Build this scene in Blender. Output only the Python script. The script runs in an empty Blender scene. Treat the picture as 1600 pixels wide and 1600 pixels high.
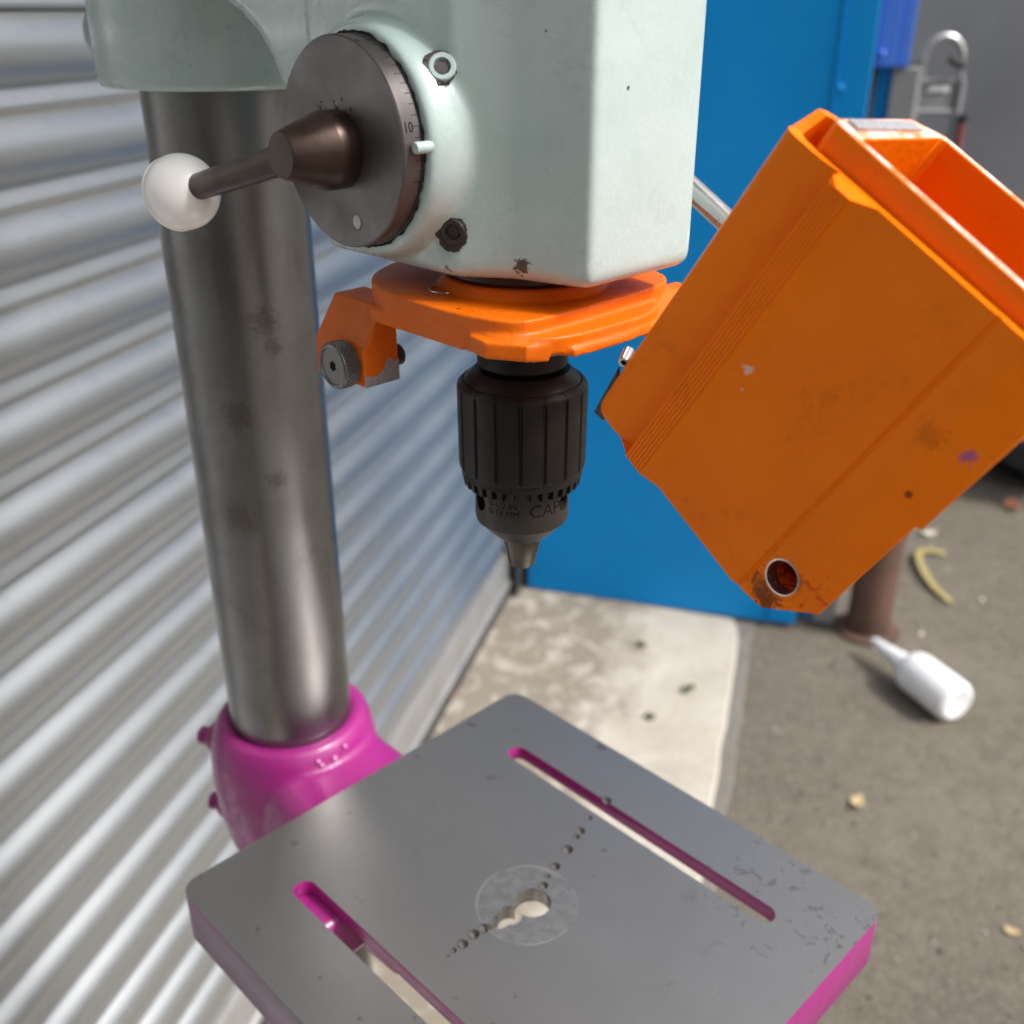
import bpy, bmesh, math, random
from mathutils import Vector, Matrix, noise
random.seed(7)
R = math.radians
C = bpy.context.scene.collection
sc = bpy.context.scene

# ------------------------------------------------------------------ camera, sky, sun, exposure
CAM_H = 1.32
PITCH = 25.882
cam_d = bpy.data.cameras.new('camera'); cam = bpy.data.objects.new('camera', cam_d); C.objects.link(cam)
cam.location = (0, 0, CAM_H); cam.rotation_euler = (R(90 - PITCH), 0, 0)
cam_d.sensor_width = 36; cam_d.lens = 36 * 1620 / 1600
cam_d.clip_start = .01; cam_d.clip_end = 500
cam_d.dof.use_dof = True; cam_d.dof.focus_distance = .365; cam_d.dof.aperture_fstop = 10
sc.camera = cam

SUN_AZ = (0.93, -0.367)          # horizontal direction towards the sun
SUN_EL = 50
w = bpy.data.worlds.new("World"); sc.world = w; w.use_nodes = True
nt = w.node_tree; bg = nt.nodes['Background']
sky = nt.nodes.new('ShaderNodeTexSky'); sky.sky_type = 'NISHITA'; sky.sun_disc = False
sky.sun_elevation = R(SUN_EL); sky.sun_rotation = math.atan2(SUN_AZ[0], SUN_AZ[1])
sky.dust_density = 7.0; sky.air_density = 1.0; sky.ozone_density = 1.0
hs = nt.nodes.new('ShaderNodeHueSaturation'); hs.inputs['Saturation'].default_value = .32      # thin white cloud
nt.links.new(sky.outputs[0], hs.inputs['Color']); nt.links.new(hs.outputs[0], bg.inputs[0]); bg.inputs[1].default_value = .12
sun_d = bpy.data.lights.new('sun', 'SUN'); sun = bpy.data.objects.new('sun', sun_d); C.objects.link(sun)
sun_d.energy = 2.2; sun_d.angle = R(8); sun_d.color = (1, .965, .92)
sv = Vector((SUN_AZ[0] * math.cos(R(SUN_EL)), SUN_AZ[1] * math.cos(R(SUN_EL)), math.sin(R(SUN_EL))))
sun.rotation_euler = sv.to_track_quat('Z', 'Y').to_euler()
sun.location = (3, -3, 6)
sc.view_settings.view_transform = 'Standard'; sc.view_settings.look = 'None'
sc.view_settings.exposure = 0.6; sc.view_settings.gamma = 1
sc.view_settings.use_curve_mapping = False

# ------------------------------------------------------------------ materials
class NT:
    def __init__(s, m): s.t = m.node_tree; s.n = s.t.nodes; s.l = s.t.links
    def node(s, ty, **k):
        x = s.n.new(ty)
        for a, b in k.items(): setattr(x, a, b)
        return x
    def link(s, a, b): s.l.new(a, b)
    def coord(s, scale=(1, 1, 1)):
        tc = s.node('ShaderNodeTexCoord')
        mp = s.node('ShaderNodeMapping'); mp.inputs['Scale'].default_value = scale
        s.link(tc.outputs['Object'], mp.inputs[0]); return mp.outputs[0]
    def noise(s, vec, scale, detail=4, rough=.55, dist=0):
        x = s.node('ShaderNodeTexNoise'); x.inputs['Scale'].default_value = scale
        x.inputs['Detail'].default_value = detail; x.inputs['Roughness'].default_value = rough
        x.inputs['Distortion'].default_value = dist
        s.link(vec, x.inputs['Vector']); return x.outputs[0]
    def ramp(s, fac, a, b, va=0., vb=1.):
        x = s.node('ShaderNodeMapRange'); x.clamp = True
        for i, v in zip((1, 2, 3, 4), (a, b, va, vb)): x.inputs[i].default_value = v
        s.link(fac, x.inputs[0]); return x.outputs[0]
    def math(s, op, a, b=None):
        x = s.node('ShaderNodeMath', operation=op)
        for i, v in enumerate((a, b)):
            if v is None: continue
            if isinstance(v, (int, float)): x.inputs[i].default_value = v
            else: s.link(v, x.inputs[i])
        return x.outputs[0]
    def mix(s, fac, a, b):
        x = s.node('ShaderNodeMix', data_type='RGBA')
        for i, v in ((0, fac), (6, a), (7, b)):
            if isinstance(v, (int, float)): x.inputs[i].default_value = v
            elif isinstance(v, tuple): x.inputs[i].default_value = (*v, 1)
            else: s.link(v, x.inputs[i])
        return x.outputs[2]
    def dist_to(s, vec, p):
        x = s.node('ShaderNodeVectorMath', operation='DISTANCE'); x.inputs[1].default_value = p
        s.link(vec, x.inputs[0]); return x.outputs['Value']

def material(name, base, rough=.5, metal=0., var=None, var_scale=30, var_amt=.5, scale=(1, 1, 1),
             rvar=.08, bumps=(), spots=(), spot_col=(.03, .015, .01), coat=0., speck=None, streak=None, spec=None, smudge=None, spots2=None):
    """base colour broken up by noise towards var, roughness noise, fine relief, wear spots with a shape of their own"""
    m = bpy.data.materials.new(name); m.use_nodes = True; g = NT(m)
    b = g.n['Principled BSDF']
    b.inputs['Metallic'].default_value = metal
    if spec is not None: b.inputs['Specular IOR Level'].default_value = spec
    if coat: b.inputs['Coat Weight'].default_value = coat; b.inputs['Coat Roughness'].default_value = .12
    v = g.coord(scale); col = base
    n1 = g.noise(v, var_scale, 6)
    if var: col = g.mix(g.math('MULTIPLY', g.ramp(n1, .38, .68), var_amt), base, var)
    if streak:
        ns = g.noise(g.coord(streak[0]), streak[1], 5)
        col = g.mix(g.math('MULTIPLY', g.ramp(ns, .45, .7), streak[3]), col, streak[2])
    if speck:   # speck = (scale, threshold, colour)
        n3 = g.noise(g.coord(), speck[0], 3)
        col = g.mix(g.ramp(n3, speck[1], speck[1] + .04), col, speck[2])
    if smudge:   # (colour, amount): faint grubby patches and rubbed marks
        sm = g.math('MULTIPLY', g.ramp(g.noise(g.coord(), 34, 7, .62, .8), .54, .72), g.ramp(g.noise(g.coord(), 330, 4, .6), .40, .62))
        col = g.mix(g.math('MULTIPLY', sm, smudge[1]), col, smudge[0])
    if spots2:
        tot = None; nz2 = g.noise(g.coord(), 260, 7, .72, 1.2)
        for p, r, cc_, am in spots2:
            d = g.math('ADD', g.dist_to(g.coord(), p), g.math('MULTIPLY', g.math('SUBTRACT', nz2, .5), r * 4.2))
            col = g.mix(g.math('MULTIPLY', g.ramp(d, r * .5, r, 1, 0), am), col, cc_)
    if spots:
        tot = None; ov = g.coord(); nz = g.noise(ov, 420, 4)
        for p, r in spots:
            d = g.math('ADD', g.dist_to(ov, p), g.math('MULTIPLY', g.math('SUBTRACT', nz, .5), r * 2.4))
            k = g.ramp(d, r * .8, r, 1, 0); tot = k if tot is None else g.math('MAXIMUM', tot, k)
        col = g.mix(tot, col, spot_col)
    if isinstance(col, tuple): b.inputs['Base Color'].default_value = (*col, 1)
    else: g.link(col, b.inputs['Base Color'])
    n2 = g.noise(v, var_scale * 2.3, 5)
    g.link(g.ramp(n2, .3, .7, max(.02, rough - rvar), rough + rvar), b.inputs['Roughness'])
    prev = None
    for (bs, st, di) in bumps:
        x = g.node('ShaderNodeBump'); x.inputs['Strength'].default_value = st; x.inputs['Distance'].default_value = di
        g.link(g.noise(g.coord(), bs, 3), x.inputs['Height'])
        if prev: g.link(prev, x.inputs['Normal'])
        prev = x.outputs[0]
    if prev: g.link(prev, b.inputs['Normal'])
    return m

def P(F, S, z): return Vector((F, -S, z + CAM_H))      # machine frame: forward, side, height from lens level

M = {}
# guard frame: a along it, b across it, n out of its near face (world axes turned into the machine frame)
ORI = Vector((.004058, .386318, 0)); AZF = math.atan2(-.712, .702)
av = Vector((.41267, -.33174, .84832)); bv_ = Vector((.53413, -.66627, -.52037)); nv = Vector((-.73784, -.66786, .09776))
RZ = Matrix.Rotation(-AZF, 3, 'Z')
gp0 = RZ @ (Vector((300 / 1620, .89971 + 200 / 1620 * .43652, -.43652 + 200 / 1620 * .89971)) * .305 + Vector((0, 0, CAM_H)) - ORI)
av, bv_, nv = RZ @ av, RZ @ bv_, RZ @ nv
def G(a, b, n): return gp0 + av * a + bv_ * b + nv * n
GSPOTS = [(G(.0414, .0665, -.0042), .0030, (.20, .07, .32), .7), (G(-.0308, .0562, 0), .0058, (.10, .035, .012), .85), (G(.0139, .0086, .0003), .0017, (.75, .55, .50), .8), (G(.0083, .0107, 0), .0008, (.7, .5, .45), .8),
          (G(.0397, .0568, 0), .0045, (.48, .105, .0), .45), (G(.0235, .0634, -.003), .0012, (.12, .02, .01), .8), (G(-.0217, .0567, -.014), .012, (.45, .02, .0), 1.)]  # last spot paints the dark inside of the hole as deep red
M['green'] = material('green_paint', (.455, .555, .548), .3, var=(.37, .485, .465), var_scale=22, var_amt=.7, smudge=((.24, .30, .28), .45),
    bumps=((900, .16, .0004), (160, .22, .0008), (45, .16, .0015)), coat=.35,
    spots=[(P(.0275, .0285, -.0775), .0032), (P(.004, .041, -.0805), .0018), (P(.0205, .034, -.031), .0009), (P(.021, .033, -.022), .0008),
           (P(.035, .026, -.006), .0005), (P(.0515, .006, -.022), .0006)], spot_col=(.09, .035, .03))
M['orange'] = material('orange_paint', (.95, .20, .0), .46, var=(.87, .172, .0), var_scale=30, var_amt=.7, smudge=((.42, .08, .0), .35), spots2=GSPOTS,
    bumps=((520, .42, .0007), (170, .22, .001)), spec=.16)
M['orange_clamp'] = material('orange_clamp_paint', (.72, .135, .001), .42, var=(.62, .11, .001), var_scale=60, var_amt=.6,
    bumps=((500, .25, .0006), (140, .25, .001)), spec=.3,
    spots=[(P(.036, .034, -.1035), .0012), (P(.0415, .037, -.107), .0015), (P(.012, .043, -.092), .0008), (P(.018, .042, -.092), .0006)], spot_col=(.05, .01, .008))
M['orange_rim'] = material('chipped_orange_edge', (.85, .20, .03), .4, var=(.88, .78, .72), var_scale=150, var_amt=1., bumps=((500, .3, .0006),))
M['bare'] = material('bare_casting', (.36, .35, .37), .45, metal=.6, var=(.55, .54, .56), var_scale=700, var_amt=.8, bumps=((900, .3, .0004),))
M['pink'] = material('pink_paint', (.32, .016, .185), .36, smudge=((.17, .03, .11), .6), var=(.26, .016, .145), var_scale=20, var_amt=.6,
    bumps=((500, .12, .0005), (60, .3, .002)), coat=.2)
M['steel_dial'] = material('dial_steel', (.155, .145, .145), .42, metal=.85, var=(.09, .075, .075), var_scale=40, var_amt=.8, bumps=((1500, .06, .0002),))
M['brown_steel'] = material('browned_steel', (.052, .032, .026), .34, metal=.7, var=(.03, .016, .011), var_scale=60, var_amt=.8, bumps=((1300, .08, .0002), (300, .1, .0003)))
M['black_steel'] = material('blackened_steel', (.012, .0095, .0085), .44, metal=.25, spec=.35, var=(.020, .015, .012), var_scale=80, var_amt=.7, rvar=.1, bumps=((1400, .08, .0002),))
M['grey_steel'] = material('grey_phosphate_steel', (.115, .112, .108), .42, metal=.7, var=(.07, .062, .056), var_scale=90, var_amt=.7, bumps=((1400, .08, .0002),))
M['jaw'] = material('jaw_steel', (.115, .105, .092), .36, metal=.8, var=(.09, .08, .06), var_scale=120, var_amt=.8)
M['column'] = material('column_steel', (.25, .247, .245), .32, metal=.95, smudge=((.10, .085, .075), .55), var=(.20, .195, .19), var_scale=9, var_amt=.7, rvar=.05,
    streak=((1, 1, .6), 30, (.15, .135, .125), .45),
    spots2=[(P(-.208 + .0352, .0083, -.139), .008, (.085, .05, .035), .45), (P(-.208 + .0266, .0233, -.187), .010, (.10, .06, .045), .4), (P(-.208 + .036, .004, -.152), .005, (.085, .05, .035), .4), (P(-.208 + .02, .028, -.245), .011, (.12, .09, .07), .5), (P(-.208 + .034, .010, -.225), .006, (.10, .07, .05), .5)])
M['silver'] = material('bright_steel', (.62, .6, .58), .22, metal=.95, var=(.45, .42, .40), var_scale=90)
M['ball'] = material('ivory_plastic', (.92, .90, .88), .22, var=(.86, .83, .81), var_scale=30, var_amt=.4, rvar=.04, bumps=((500, .03, .0003),),
    speck=(260, .735, (.3, .27, .25)))
M['grease'] = material('black_grease', (.022, .016, .012), .5, var=(.05, .03, .02), var_scale=400, bumps=((900, .5, .001),))
M['black'] = material('black_void_paint', (.012, .012, .013), .35, bumps=((500, .1, .0005),))
M['engrave'] = material('engraved_dark', (.008, .007, .007), .8, spec=.1)
M['galv'] = material('galvanised_steel', (.41, .428, .44), .37, metal=.86, smudge=((.26, .26, .255), .45), var=(.35, .367, .378), var_scale=5, var_amt=.7, rvar=.05, scale=(.35, 1, 1),
    streak=((.5, 6, 6), 3, (.33, .345, .355), .4))
M['rail'] = material('dull_rail_steel', (.34, .335, .33), .5, metal=.5, var=(.22, .21, .2), var_scale=10)
M['rubber'] = material('black_rubber', (.03, .03, .03), .7, var=(.07, .065, .06), var_scale=20)
M['blue'] = material('blue_paint', (.0, .21, .55), .45, var=(.004, .25, .62), var_scale=2.2, var_amt=.9, rvar=.06,
    bumps=((60, .06, .002), (6, .08, .01)), speck=(38, .76, (.05, .22, .42)), spec=.2, smudge=((.02, .20, .40), .5))
M['blue_bright'] = material('bright_blue_paint', (.05, .17, .66), .45, var=(.06, .21, .72), var_scale=3)
M['grey_panel'] = material('grey_panel_paint', (.56, .56, .56), .36, metal=.0, var=(.40, .405, .42), var_scale=2.0, var_amt=.9, bumps=((3, .1, .02),))
M['dark'] = material('dark_grey_steel', (.05, .05, .053), .5, metal=.3, var=(.08, .078, .075), var_scale=8)
M['alu'] = material('dull_aluminium', (.58, .58, .59), .3, metal=.9, var=(.42, .42, .43), var_scale=20)
M['truck_grey'] = material('grey_enamel', (.23, .235, .24), .4, var=(.17, .17, .17), var_scale=12)
M['red'] = material('faded_red_paint', (.26, .05, .055), .5, var=(.2, .06, .06), var_scale=12)
M['white'] = material('white_label', (.7, .7, .7), .5)
M['rust'] = material('rusty_brown_steel', (.12, .062, .042), .75, var=(.055, .03, .022), var_scale=9, var_amt=.9, bumps=((80, .4, .004),))
M['yellow'] = material('yellow_strap_plastic', (.33, .27, .11), .5, var=(.24, .20, .1), var_scale=15)
M['leaf'] = material('orange_leaf', (.50, .20, .04), .6, var=(.3, .13, .05), var_scale=60)
M['straw'] = material('straw_leaf', (.46, .35, .19), .6, var=(.33, .25, .14), var_scale=60)
M['pale'] = material('pale_petal', (.62, .56, .49), .55)
M['terra'] = material('terracotta_chip', (.42, .17, .10), .7)
M['weed'] = material('weed_leaf', (.075, .105, .03), .6, var=(.05, .06, .02), var_scale=90)
M['stone'] = material('dark_stone', (.10, .085, .065), .8, var=(.06, .05, .04), var_scale=80)
M['grit_light'] = material('pale_grit', (.36, .33, .29), .25, var=(.2, .18, .15), var_scale=3, var_amt=.9)

def bottle_mat():
    m = material('milky_plastic', (.80, .81, .83), .35, var=(.74, .75, .78), var_scale=8, var_amt=.4)
    b = m.node_tree.nodes['Principled BSDF']
    b.inputs['Subsurface Weight'].default_value = .35; b.inputs['Subsurface Radius'].default_value = (.02, .02, .02)
    return m
M['bottle'] = bottle_mat()

def table_mat():
    m = bpy.data.materials.new('machined_table_steel'); m.use_nodes = True; g = NT(m); b = g.n['Principled BSDF']
    v = g.coord(); b.inputs['Metallic'].default_value = .9
    n1 = g.noise(v, 9, 6); col = g.mix(g.ramp(n1, .35, .7), (.39, .38, .373), (.30, .292, .287))
    sx = g.noise(g.coord((1, 14, 1)), 30, 4); col = g.mix(g.math('MULTIPLY', g.ramp(sx, .5, .72), .18), col, (.34, .33, .33))
    # fine scratches
    wv = g.noise(g.coord((9, 1.2, 1)), 60, 2, .4, 1.5)
    scr = g.math('MULTIPLY', g.ramp(g.math('ABSOLUTE', g.math('SUBTRACT', wv, .5)), 0, .006, 1, 0), g.ramp(g.noise(v, 14, 2), .5, .62))
    wv2 = g.noise(g.coord((1.5, 7, 1)), 55, 2, .4, 2.5)
    scr2 = g.math('MULTIPLY', g.ramp(g.math('ABSOLUTE', g.math('SUBTRACT', wv2, .5)), 0, .004, 1, 0), g.ramp(g.noise(v, 11, 2), .52, .6))
    col = g.mix(g.math('MULTIPLY', g.math('MAXIMUM', scr, scr2), .7), col, (.5, .49, .48))
    # small rust freckles and marks
    col = g.mix(g.math('MULTIPLY', g.ramp(g.noise(v, 95, 2), .70, .76), .55), col, (.13, .085, .07))
    # worn rings round the centre hole
    c0 = P(.003, -.002, -.407); d = g.dist_to(v, c0)
    wob = g.math('MULTIPLY', g.math('SUBTRACT', g.noise(v, 60, 2), .5), .003)
    dd = g.math('ADD', d, wob)
    d2 = g.math('ADD', g.dist_to(v, P(.0075, .004, -.407)), wob)
    wave = g.math('MAXIMUM', g.math('SINE', g.math('MULTIPLY', dd, 3900)), g.math('SINE', g.math('MULTIPLY', d2, 3100)))
    inring = g.ramp(d, .0248, .0258, 1, 0)
    fin = g.math('MULTIPLY', g.math('MULTIPLY', g.ramp(wave, .8, .95), inring), g.ramp(g.noise(v, 170, 2), .42, .6))
    edge = g.ramp(g.math('ABSOLUTE', g.math('SUBTRACT', d, .0255)), .0002, .0008, 1, 0)
    edge = g.math('MULTIPLY', edge, g.ramp(g.noise(v, 45, 2), .35, .6))
    col = g.mix(g.math('MULTIPLY', inring, .02), col, (.42, .40, .385))
    col = g.mix(g.math('MULTIPLY', g.math('MAXIMUM', fin, edge), .8), col, (.60, .585, .57))
    g.link(col, b.inputs['Base Color'])
    # damp stains near the front corner: glossier and darker patches
    fc = P(.10, -.10, -.407); near = g.ramp(g.dist_to(v, fc), .03, .075, 1, 0)
    st = g.math('MULTIPLY', near, g.ramp(g.noise(v, 110, 4, .6, .9), .58, .63))
    col2 = g.mix(g.math('MULTIPLY', st, .28), col, (.15, .14, .135)); g.link(col2, b.inputs['Base Color'])
    r = g.ramp(n1, .3, .7, .30, .40)
    r = g.math('SUBTRACT', r, g.math('MULTIPLY', st, .12)); g.link(r, b.inputs['Roughness'])
    x = g.node('ShaderNodeBump'); x.inputs['Strength'].default_value = .05; x.inputs['Distance'].default_value = .0004
    g.link(g.noise(v, 700, 3), x.inputs['Height'])
    y = g.node('ShaderNodeBump'); y.inputs['Strength'].default_value = .15; y.inputs['Distance'].default_value = .0003
    g.link(st, y.inputs['Height']); g.link(x.outputs[0], y.inputs['Normal']); g.link(y.outputs[0], b.inputs['Normal'])
    return m
M['table'] = table_mat()

def side_mat():
    # dirty worn pink paint, with this side's grey reflection painted into the colour
    return material('worn_reflecting_pink', (.20, .022, .13), .36, var=(.055, .052, .062), var_scale=16, var_amt=1., bumps=((500, .15, .0006),), scale=(.35, .35, 1.4))
M['pink_worn_reflect'] = side_mat()

def asphalt_mat():
    m = bpy.data.materials.new('old_asphalt'); m.use_nodes = True; g = NT(m); b = g.n['Principled BSDF']; v = g.coord()
    a = g.noise(v, 1.6, 6); f = g.noise(v, 130, 5, .7); f2 = g.noise(v, 24, 4, .65)
    col = g.mix(g.ramp(a, .35, .68), (.105, .089, .067), (.150, .129, .100))
    col = g.mix(g.math('MULTIPLY', g.ramp(f2, .42, .66), .5), col, (.080, .071, .058))
    col = g.mix(g.math('MULTIPLY', g.ramp(f, .50, .70), .5), col, (.26, .235, .195))
    col = g.mix(g.math('MULTIPLY', g.ramp(g.noise(v, 7, 3), .58, .7), .5), col, (.085, .085, .045))
    g.link(col, b.inputs['Base Color'])
    g.link(g.ramp(f2, .3, .7, .55, .9), b.inputs['Roughness'])
    x = g.node('ShaderNodeBump'); x.inputs['Strength'].default_value = .7; x.inputs['Distance'].default_value = .004
    g.link(f, x.inputs['Height']); g.link(x.outputs[0], b.inputs['Normal'])
    return m
M['asphalt'] = asphalt_mat()

def slab_mat():
    m = bpy.data.materials.new('pale_concrete'); m.use_nodes = True; g = NT(m); b = g.n['Principled BSDF']; v = g.coord()
    n = g.noise(v, 9, 6, .6, .4); f = g.noise(v, 60, 5, .65)
    col = g.mix(g.ramp(n, .35, .7), (.46, .425, .37), (.36, .325, .27))
    col = g.mix(g.math('MULTIPLY', g.ramp(f, .45, .7), .5), col, (.33, .295, .245))
    # grubby stain spreading from the shutter, with pale flakes left in it (slab frame: x along the shutter, y away from it)
    s = g.node('ShaderNodeSeparateXYZ'); g.link(v, s.inputs[0])
    edge = g.math('ADD', s.outputs[1], g.math('MULTIPLY', g.math('SUBTRACT', g.noise(v, 6, 5, .65), .5), .34))
    stain = g.ramp(edge, .30, .37, 1, 0)
    flake = g.ramp(g.noise(v, 19, 4, .6, .5), .5, .60)
    stain2 = g.math('MULTIPLY', stain, g.math('SUBTRACT', 1, g.math('MULTIPLY', flake, .72)))
    col = g.mix(g.math('MULTIPLY', stain2, .9), col, (.185, .155, .12))
    g.link(col, b.inputs['Base Color']); b.inputs['Roughness'].default_value = .8
    x = g.node('ShaderNodeBump'); x.inputs['Strength'].default_value = .4; x.inputs['Distance'].default_value = .003
    g.link(f, x.inputs['Height']); g.link(x.outputs[0], b.inputs['Normal'])
    return m
M['slab'] = slab_mat()
M['kerb'] = material('grey_concrete_edge', (.165, .153, .135), .8, var=(.11, .10, .085), var_scale=14, bumps=((90, .4, .003),))

# ------------------------------------------------------------------ mesh helpers
def link(name, me, mat, parent=None, smooth=True, bevel=0., seg=2, ang=35):
    o = bpy.data.objects.new(name, me); C.objects.link(o)
    if mat is not None:
        for m in (mat if isinstance(mat, (list, tuple)) else [mat]): me.materials.append(m)
    if parent: o.parent = parent
    if smooth:
        me.polygons.foreach_set('use_smooth', [True] * len(me.polygons))
        me.set_sharp_from_angle(angle=R(ang))
    if bevel:
        b = o.modifiers.new('b', 'BEVEL'); b.width = bevel; b.segments = seg; b.limit_method = 'ANGLE'; b.angle_limit = R(ang); b.use_clamp_overlap = True
    return o
def obj(name, bm, mat, parent=None, **k):
    bmesh.ops.recalc_face_normals(bm, faces=bm.faces)
    me = bpy.data.meshes.new(name); bm.to_mesh(me); bm.free()
    return link(name, me, mat, parent, **k)
def tag(o, label=None, cat=None, group=None, kind=None):
    for k, v in (('label', label), ('category', cat), ('group', group), ('kind', kind)):
        if v: o[k] = v
    return o
def empty(name, loc, rz=0.):
    o = bpy.data.objects.new(name, None); C.objects.link(o); o.location = loc; o.rotation_euler = (0, 0, rz); o.empty_display_size = .05; return o
def prism(bm, pts, axis_fn, h0, h1):
    """polygon pts (u,v) swept from h0 to h1; axis_fn(u,v,h) gives the point"""
    lo = [bm.verts.new(axis_fn(u, v, h0)) for u, v in pts]; hi = [bm.verts.new(axis_fn(u, v, h1)) for u, v in pts]
    n = len(pts)
    bm.faces.new(lo[::-1]); bm.faces.new(hi)
    for i in range(n): bm.faces.new((lo[i], lo[(i + 1) % n], hi[(i + 1) % n], hi[i]))
    return bm
def lathe(bm, prof, fn, n=64, cap=True):
    """prof list of (r,h); fn(x,y,h) gives the point"""
    rings = []
    for r, h in prof:
        rings.append([bm.verts.new(fn(r * math.cos(2 * math.pi * i / n), r * math.sin(2 * math.pi * i / n), h)) for i in range(n)])
    for a, b in zip(rings, rings[1:]):
        for i in range(n): bm.faces.new((a[i], a[(i + 1) % n], b[(i + 1) % n], b[i]))
    if cap: bm.faces.new(rings[0][::-1]); bm.faces.new(rings[-1])
    return bm
def frame_from(d):
    d = d.normalized(); t = Vector((0, 0, 1)) if abs(d.z) < .9 else Vector((1, 0, 0))
    x = d.cross(t).normalized(); y = d.cross(x); return x, y, d
def rod(bm, p0, p1, prof_or_r, n=24):
    p0, p1 = Vector(p0), Vector(p1); x, y, d = frame_from(p1 - p0); L = (p1 - p0).length
    prof = prof_or_r if isinstance(prof_or_r, list) else [(prof_or_r, 0), (prof_or_r, L)]
    return lathe(bm, prof, lambda a, b, h: p0 + x * a + y * b + d * h, n)
def tube_path(bm, pts, r, n=12, closed=False):
    pts = [Vector(p) for p in pts]; rings = []; m = len(pts); x = None
    for i, p in enumerate(pts):
        if closed: d = pts[(i + 1) % m] - pts[i - 1]
        else: d = (pts[min(i + 1, m - 1)] - pts[max(i - 1, 0)])
        d.normalize()
        if x is None: x, y, _ = frame_from(d)
        else: x = (x - d * x.dot(d)).normalized(); y = d.cross(x)
        rings.append([bm.verts.new(p + x * r * math.cos(2 * math.pi * k / n) + y * r * math.sin(2 * math.pi * k / n)) for k in range(n)])
    rr = list(zip(rings, rings[1:])) + ([(rings[-1], rings[0])] if closed else [])
    for a, b in rr:
        for k in range(n): bm.faces.new((a[k], a[(k + 1) % n], b[(k + 1) % n], b[k]))
    if not closed: bm.faces.new(rings[0][::-1]); bm.faces.new(rings[-1])
    return bm
def box(bm, fn, a0, a1, b0, b1, c0, c1):
    return prism(bm, [(a0, b0), (a1, b0), (a1, b1), (a0, b1)], fn, c0, c1)
def rounded_rect(x0, x1, y0, y1, r, n=6):
    out = []
    for cx, cy, a in ((x1 - r, y1 - r, 0), (x0 + r, y1 - r, 90), (x0 + r, y0 + r, 180), (x1 - r, y0 + r, 270)):
        for i in range(n + 1):
            t = R(a + 90 * i / n); out.append((cx + r * math.cos(t), cy + r * math.sin(t)))
    return out
def slot_poly(x0, x1, y0, y1, n=8):
    r = (y1 - y0) / 2; cy = (y0 + y1) / 2; out = []
    for i in range(n + 1): t = R(-90 + 180 * i / n); out.append((x1 - r + r * math.cos(t), cy + r * math.sin(t)))
    for i in range(n + 1): t = R(90 + 180 * i / n); out.append((x0 + r + r * math.cos(t), cy + r * math.sin(t)))
    return out
def eval_mesh(o):
    dg = bpy.context.evaluated_depsgraph_get(); dg.update()
    return bpy.data.meshes.new_from_object(o.evaluated_get(dg))
def bake(o):
    """apply the modifiers of o"""
    me = eval_mesh(o); old = o.data; o.modifiers.clear(); o.data = me; bpy.data.meshes.remove(old); return o
def cut(o, bms):
    """subtract each bmesh from o"""
    tmp = []
    for bm in bms:
        bmesh.ops.recalc_face_normals(bm, faces=bm.faces)
        me = bpy.data.meshes.new('cutter'); bm.to_mesh(me); bm.free(); c = bpy.data.objects.new('cutter', me); C.objects.link(c)
        if o.parent: c.parent = o.parent
        md = o.modifiers.new('x', 'BOOLEAN'); md.operation = 'DIFFERENCE'; md.object = c; md.solver = 'EXACT'; tmp.append(c)
    bake(o)
    for c in tmp:
        me = c.data; bpy.data.objects.remove(c); bpy.data.meshes.remove(me)
    return o
def text_bm(body, size, fn, spacing=1.0):
    """letters as thin raised strokes, each vertex mapped by fn(x,y,z)"""
    cu = bpy.data.curves.new('txt', 'FONT'); cu.body = body; cu.size = size; cu.extrude = .00006; cu.resolution_u = 3; cu.space_character = spacing
    cu.align_x = 'LEFT'; t = bpy.data.objects.new('txt', cu); C.objects.link(t)
    me = eval_mesh(t); bpy.data.objects.remove(t); bpy.data.curves.remove(cu)
    bm = bmesh.new(); bm.from_mesh(me); bpy.data.meshes.remove(me)
    bmesh.ops.subdivide_edges(bm, edges=[e for e in bm.edges if e.calc_length() > size * .25], cuts=2)
    for v in bm.verts: v.co = fn(v.co.x, v.co.y, v.co.z)
    return bm

# ------------------------------------------------------------------ ground and slab
def sheet(name, x0, x1, y0, y1, z, mat, parent=None, nx=1, ny=1):
    bm = bmesh.new(); bmesh.ops.create_grid(bm, x_segments=nx, y_segments=ny, size=.5)
    for v in bm.verts: v.co = Vector((x0 + (v.co.x + .5) * (x1 - x0), y0 + (v.co.y + .5) * (y1 - y0), z))
    return obj(name, bm, mat, parent)
YARD_AZ = R(90 - 15.873)
Dv = Vector((math.cos(YARD_AZ), math.sin(YARD_AZ), 0)); Nv = Vector((math.sin(YARD_AZ), -math.cos(YARD_AZ), 0))
def yard(d, n, z=0.): return Dv * d + Nv * n + Vector((0, 0, z))
DS = .6356; WALL_D = 2.20
tag(sheet('ground', -60, 60, -60, 60, -.012, M['asphalt']), kind='structure')
o = bpy.data.objects['ground']
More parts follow.
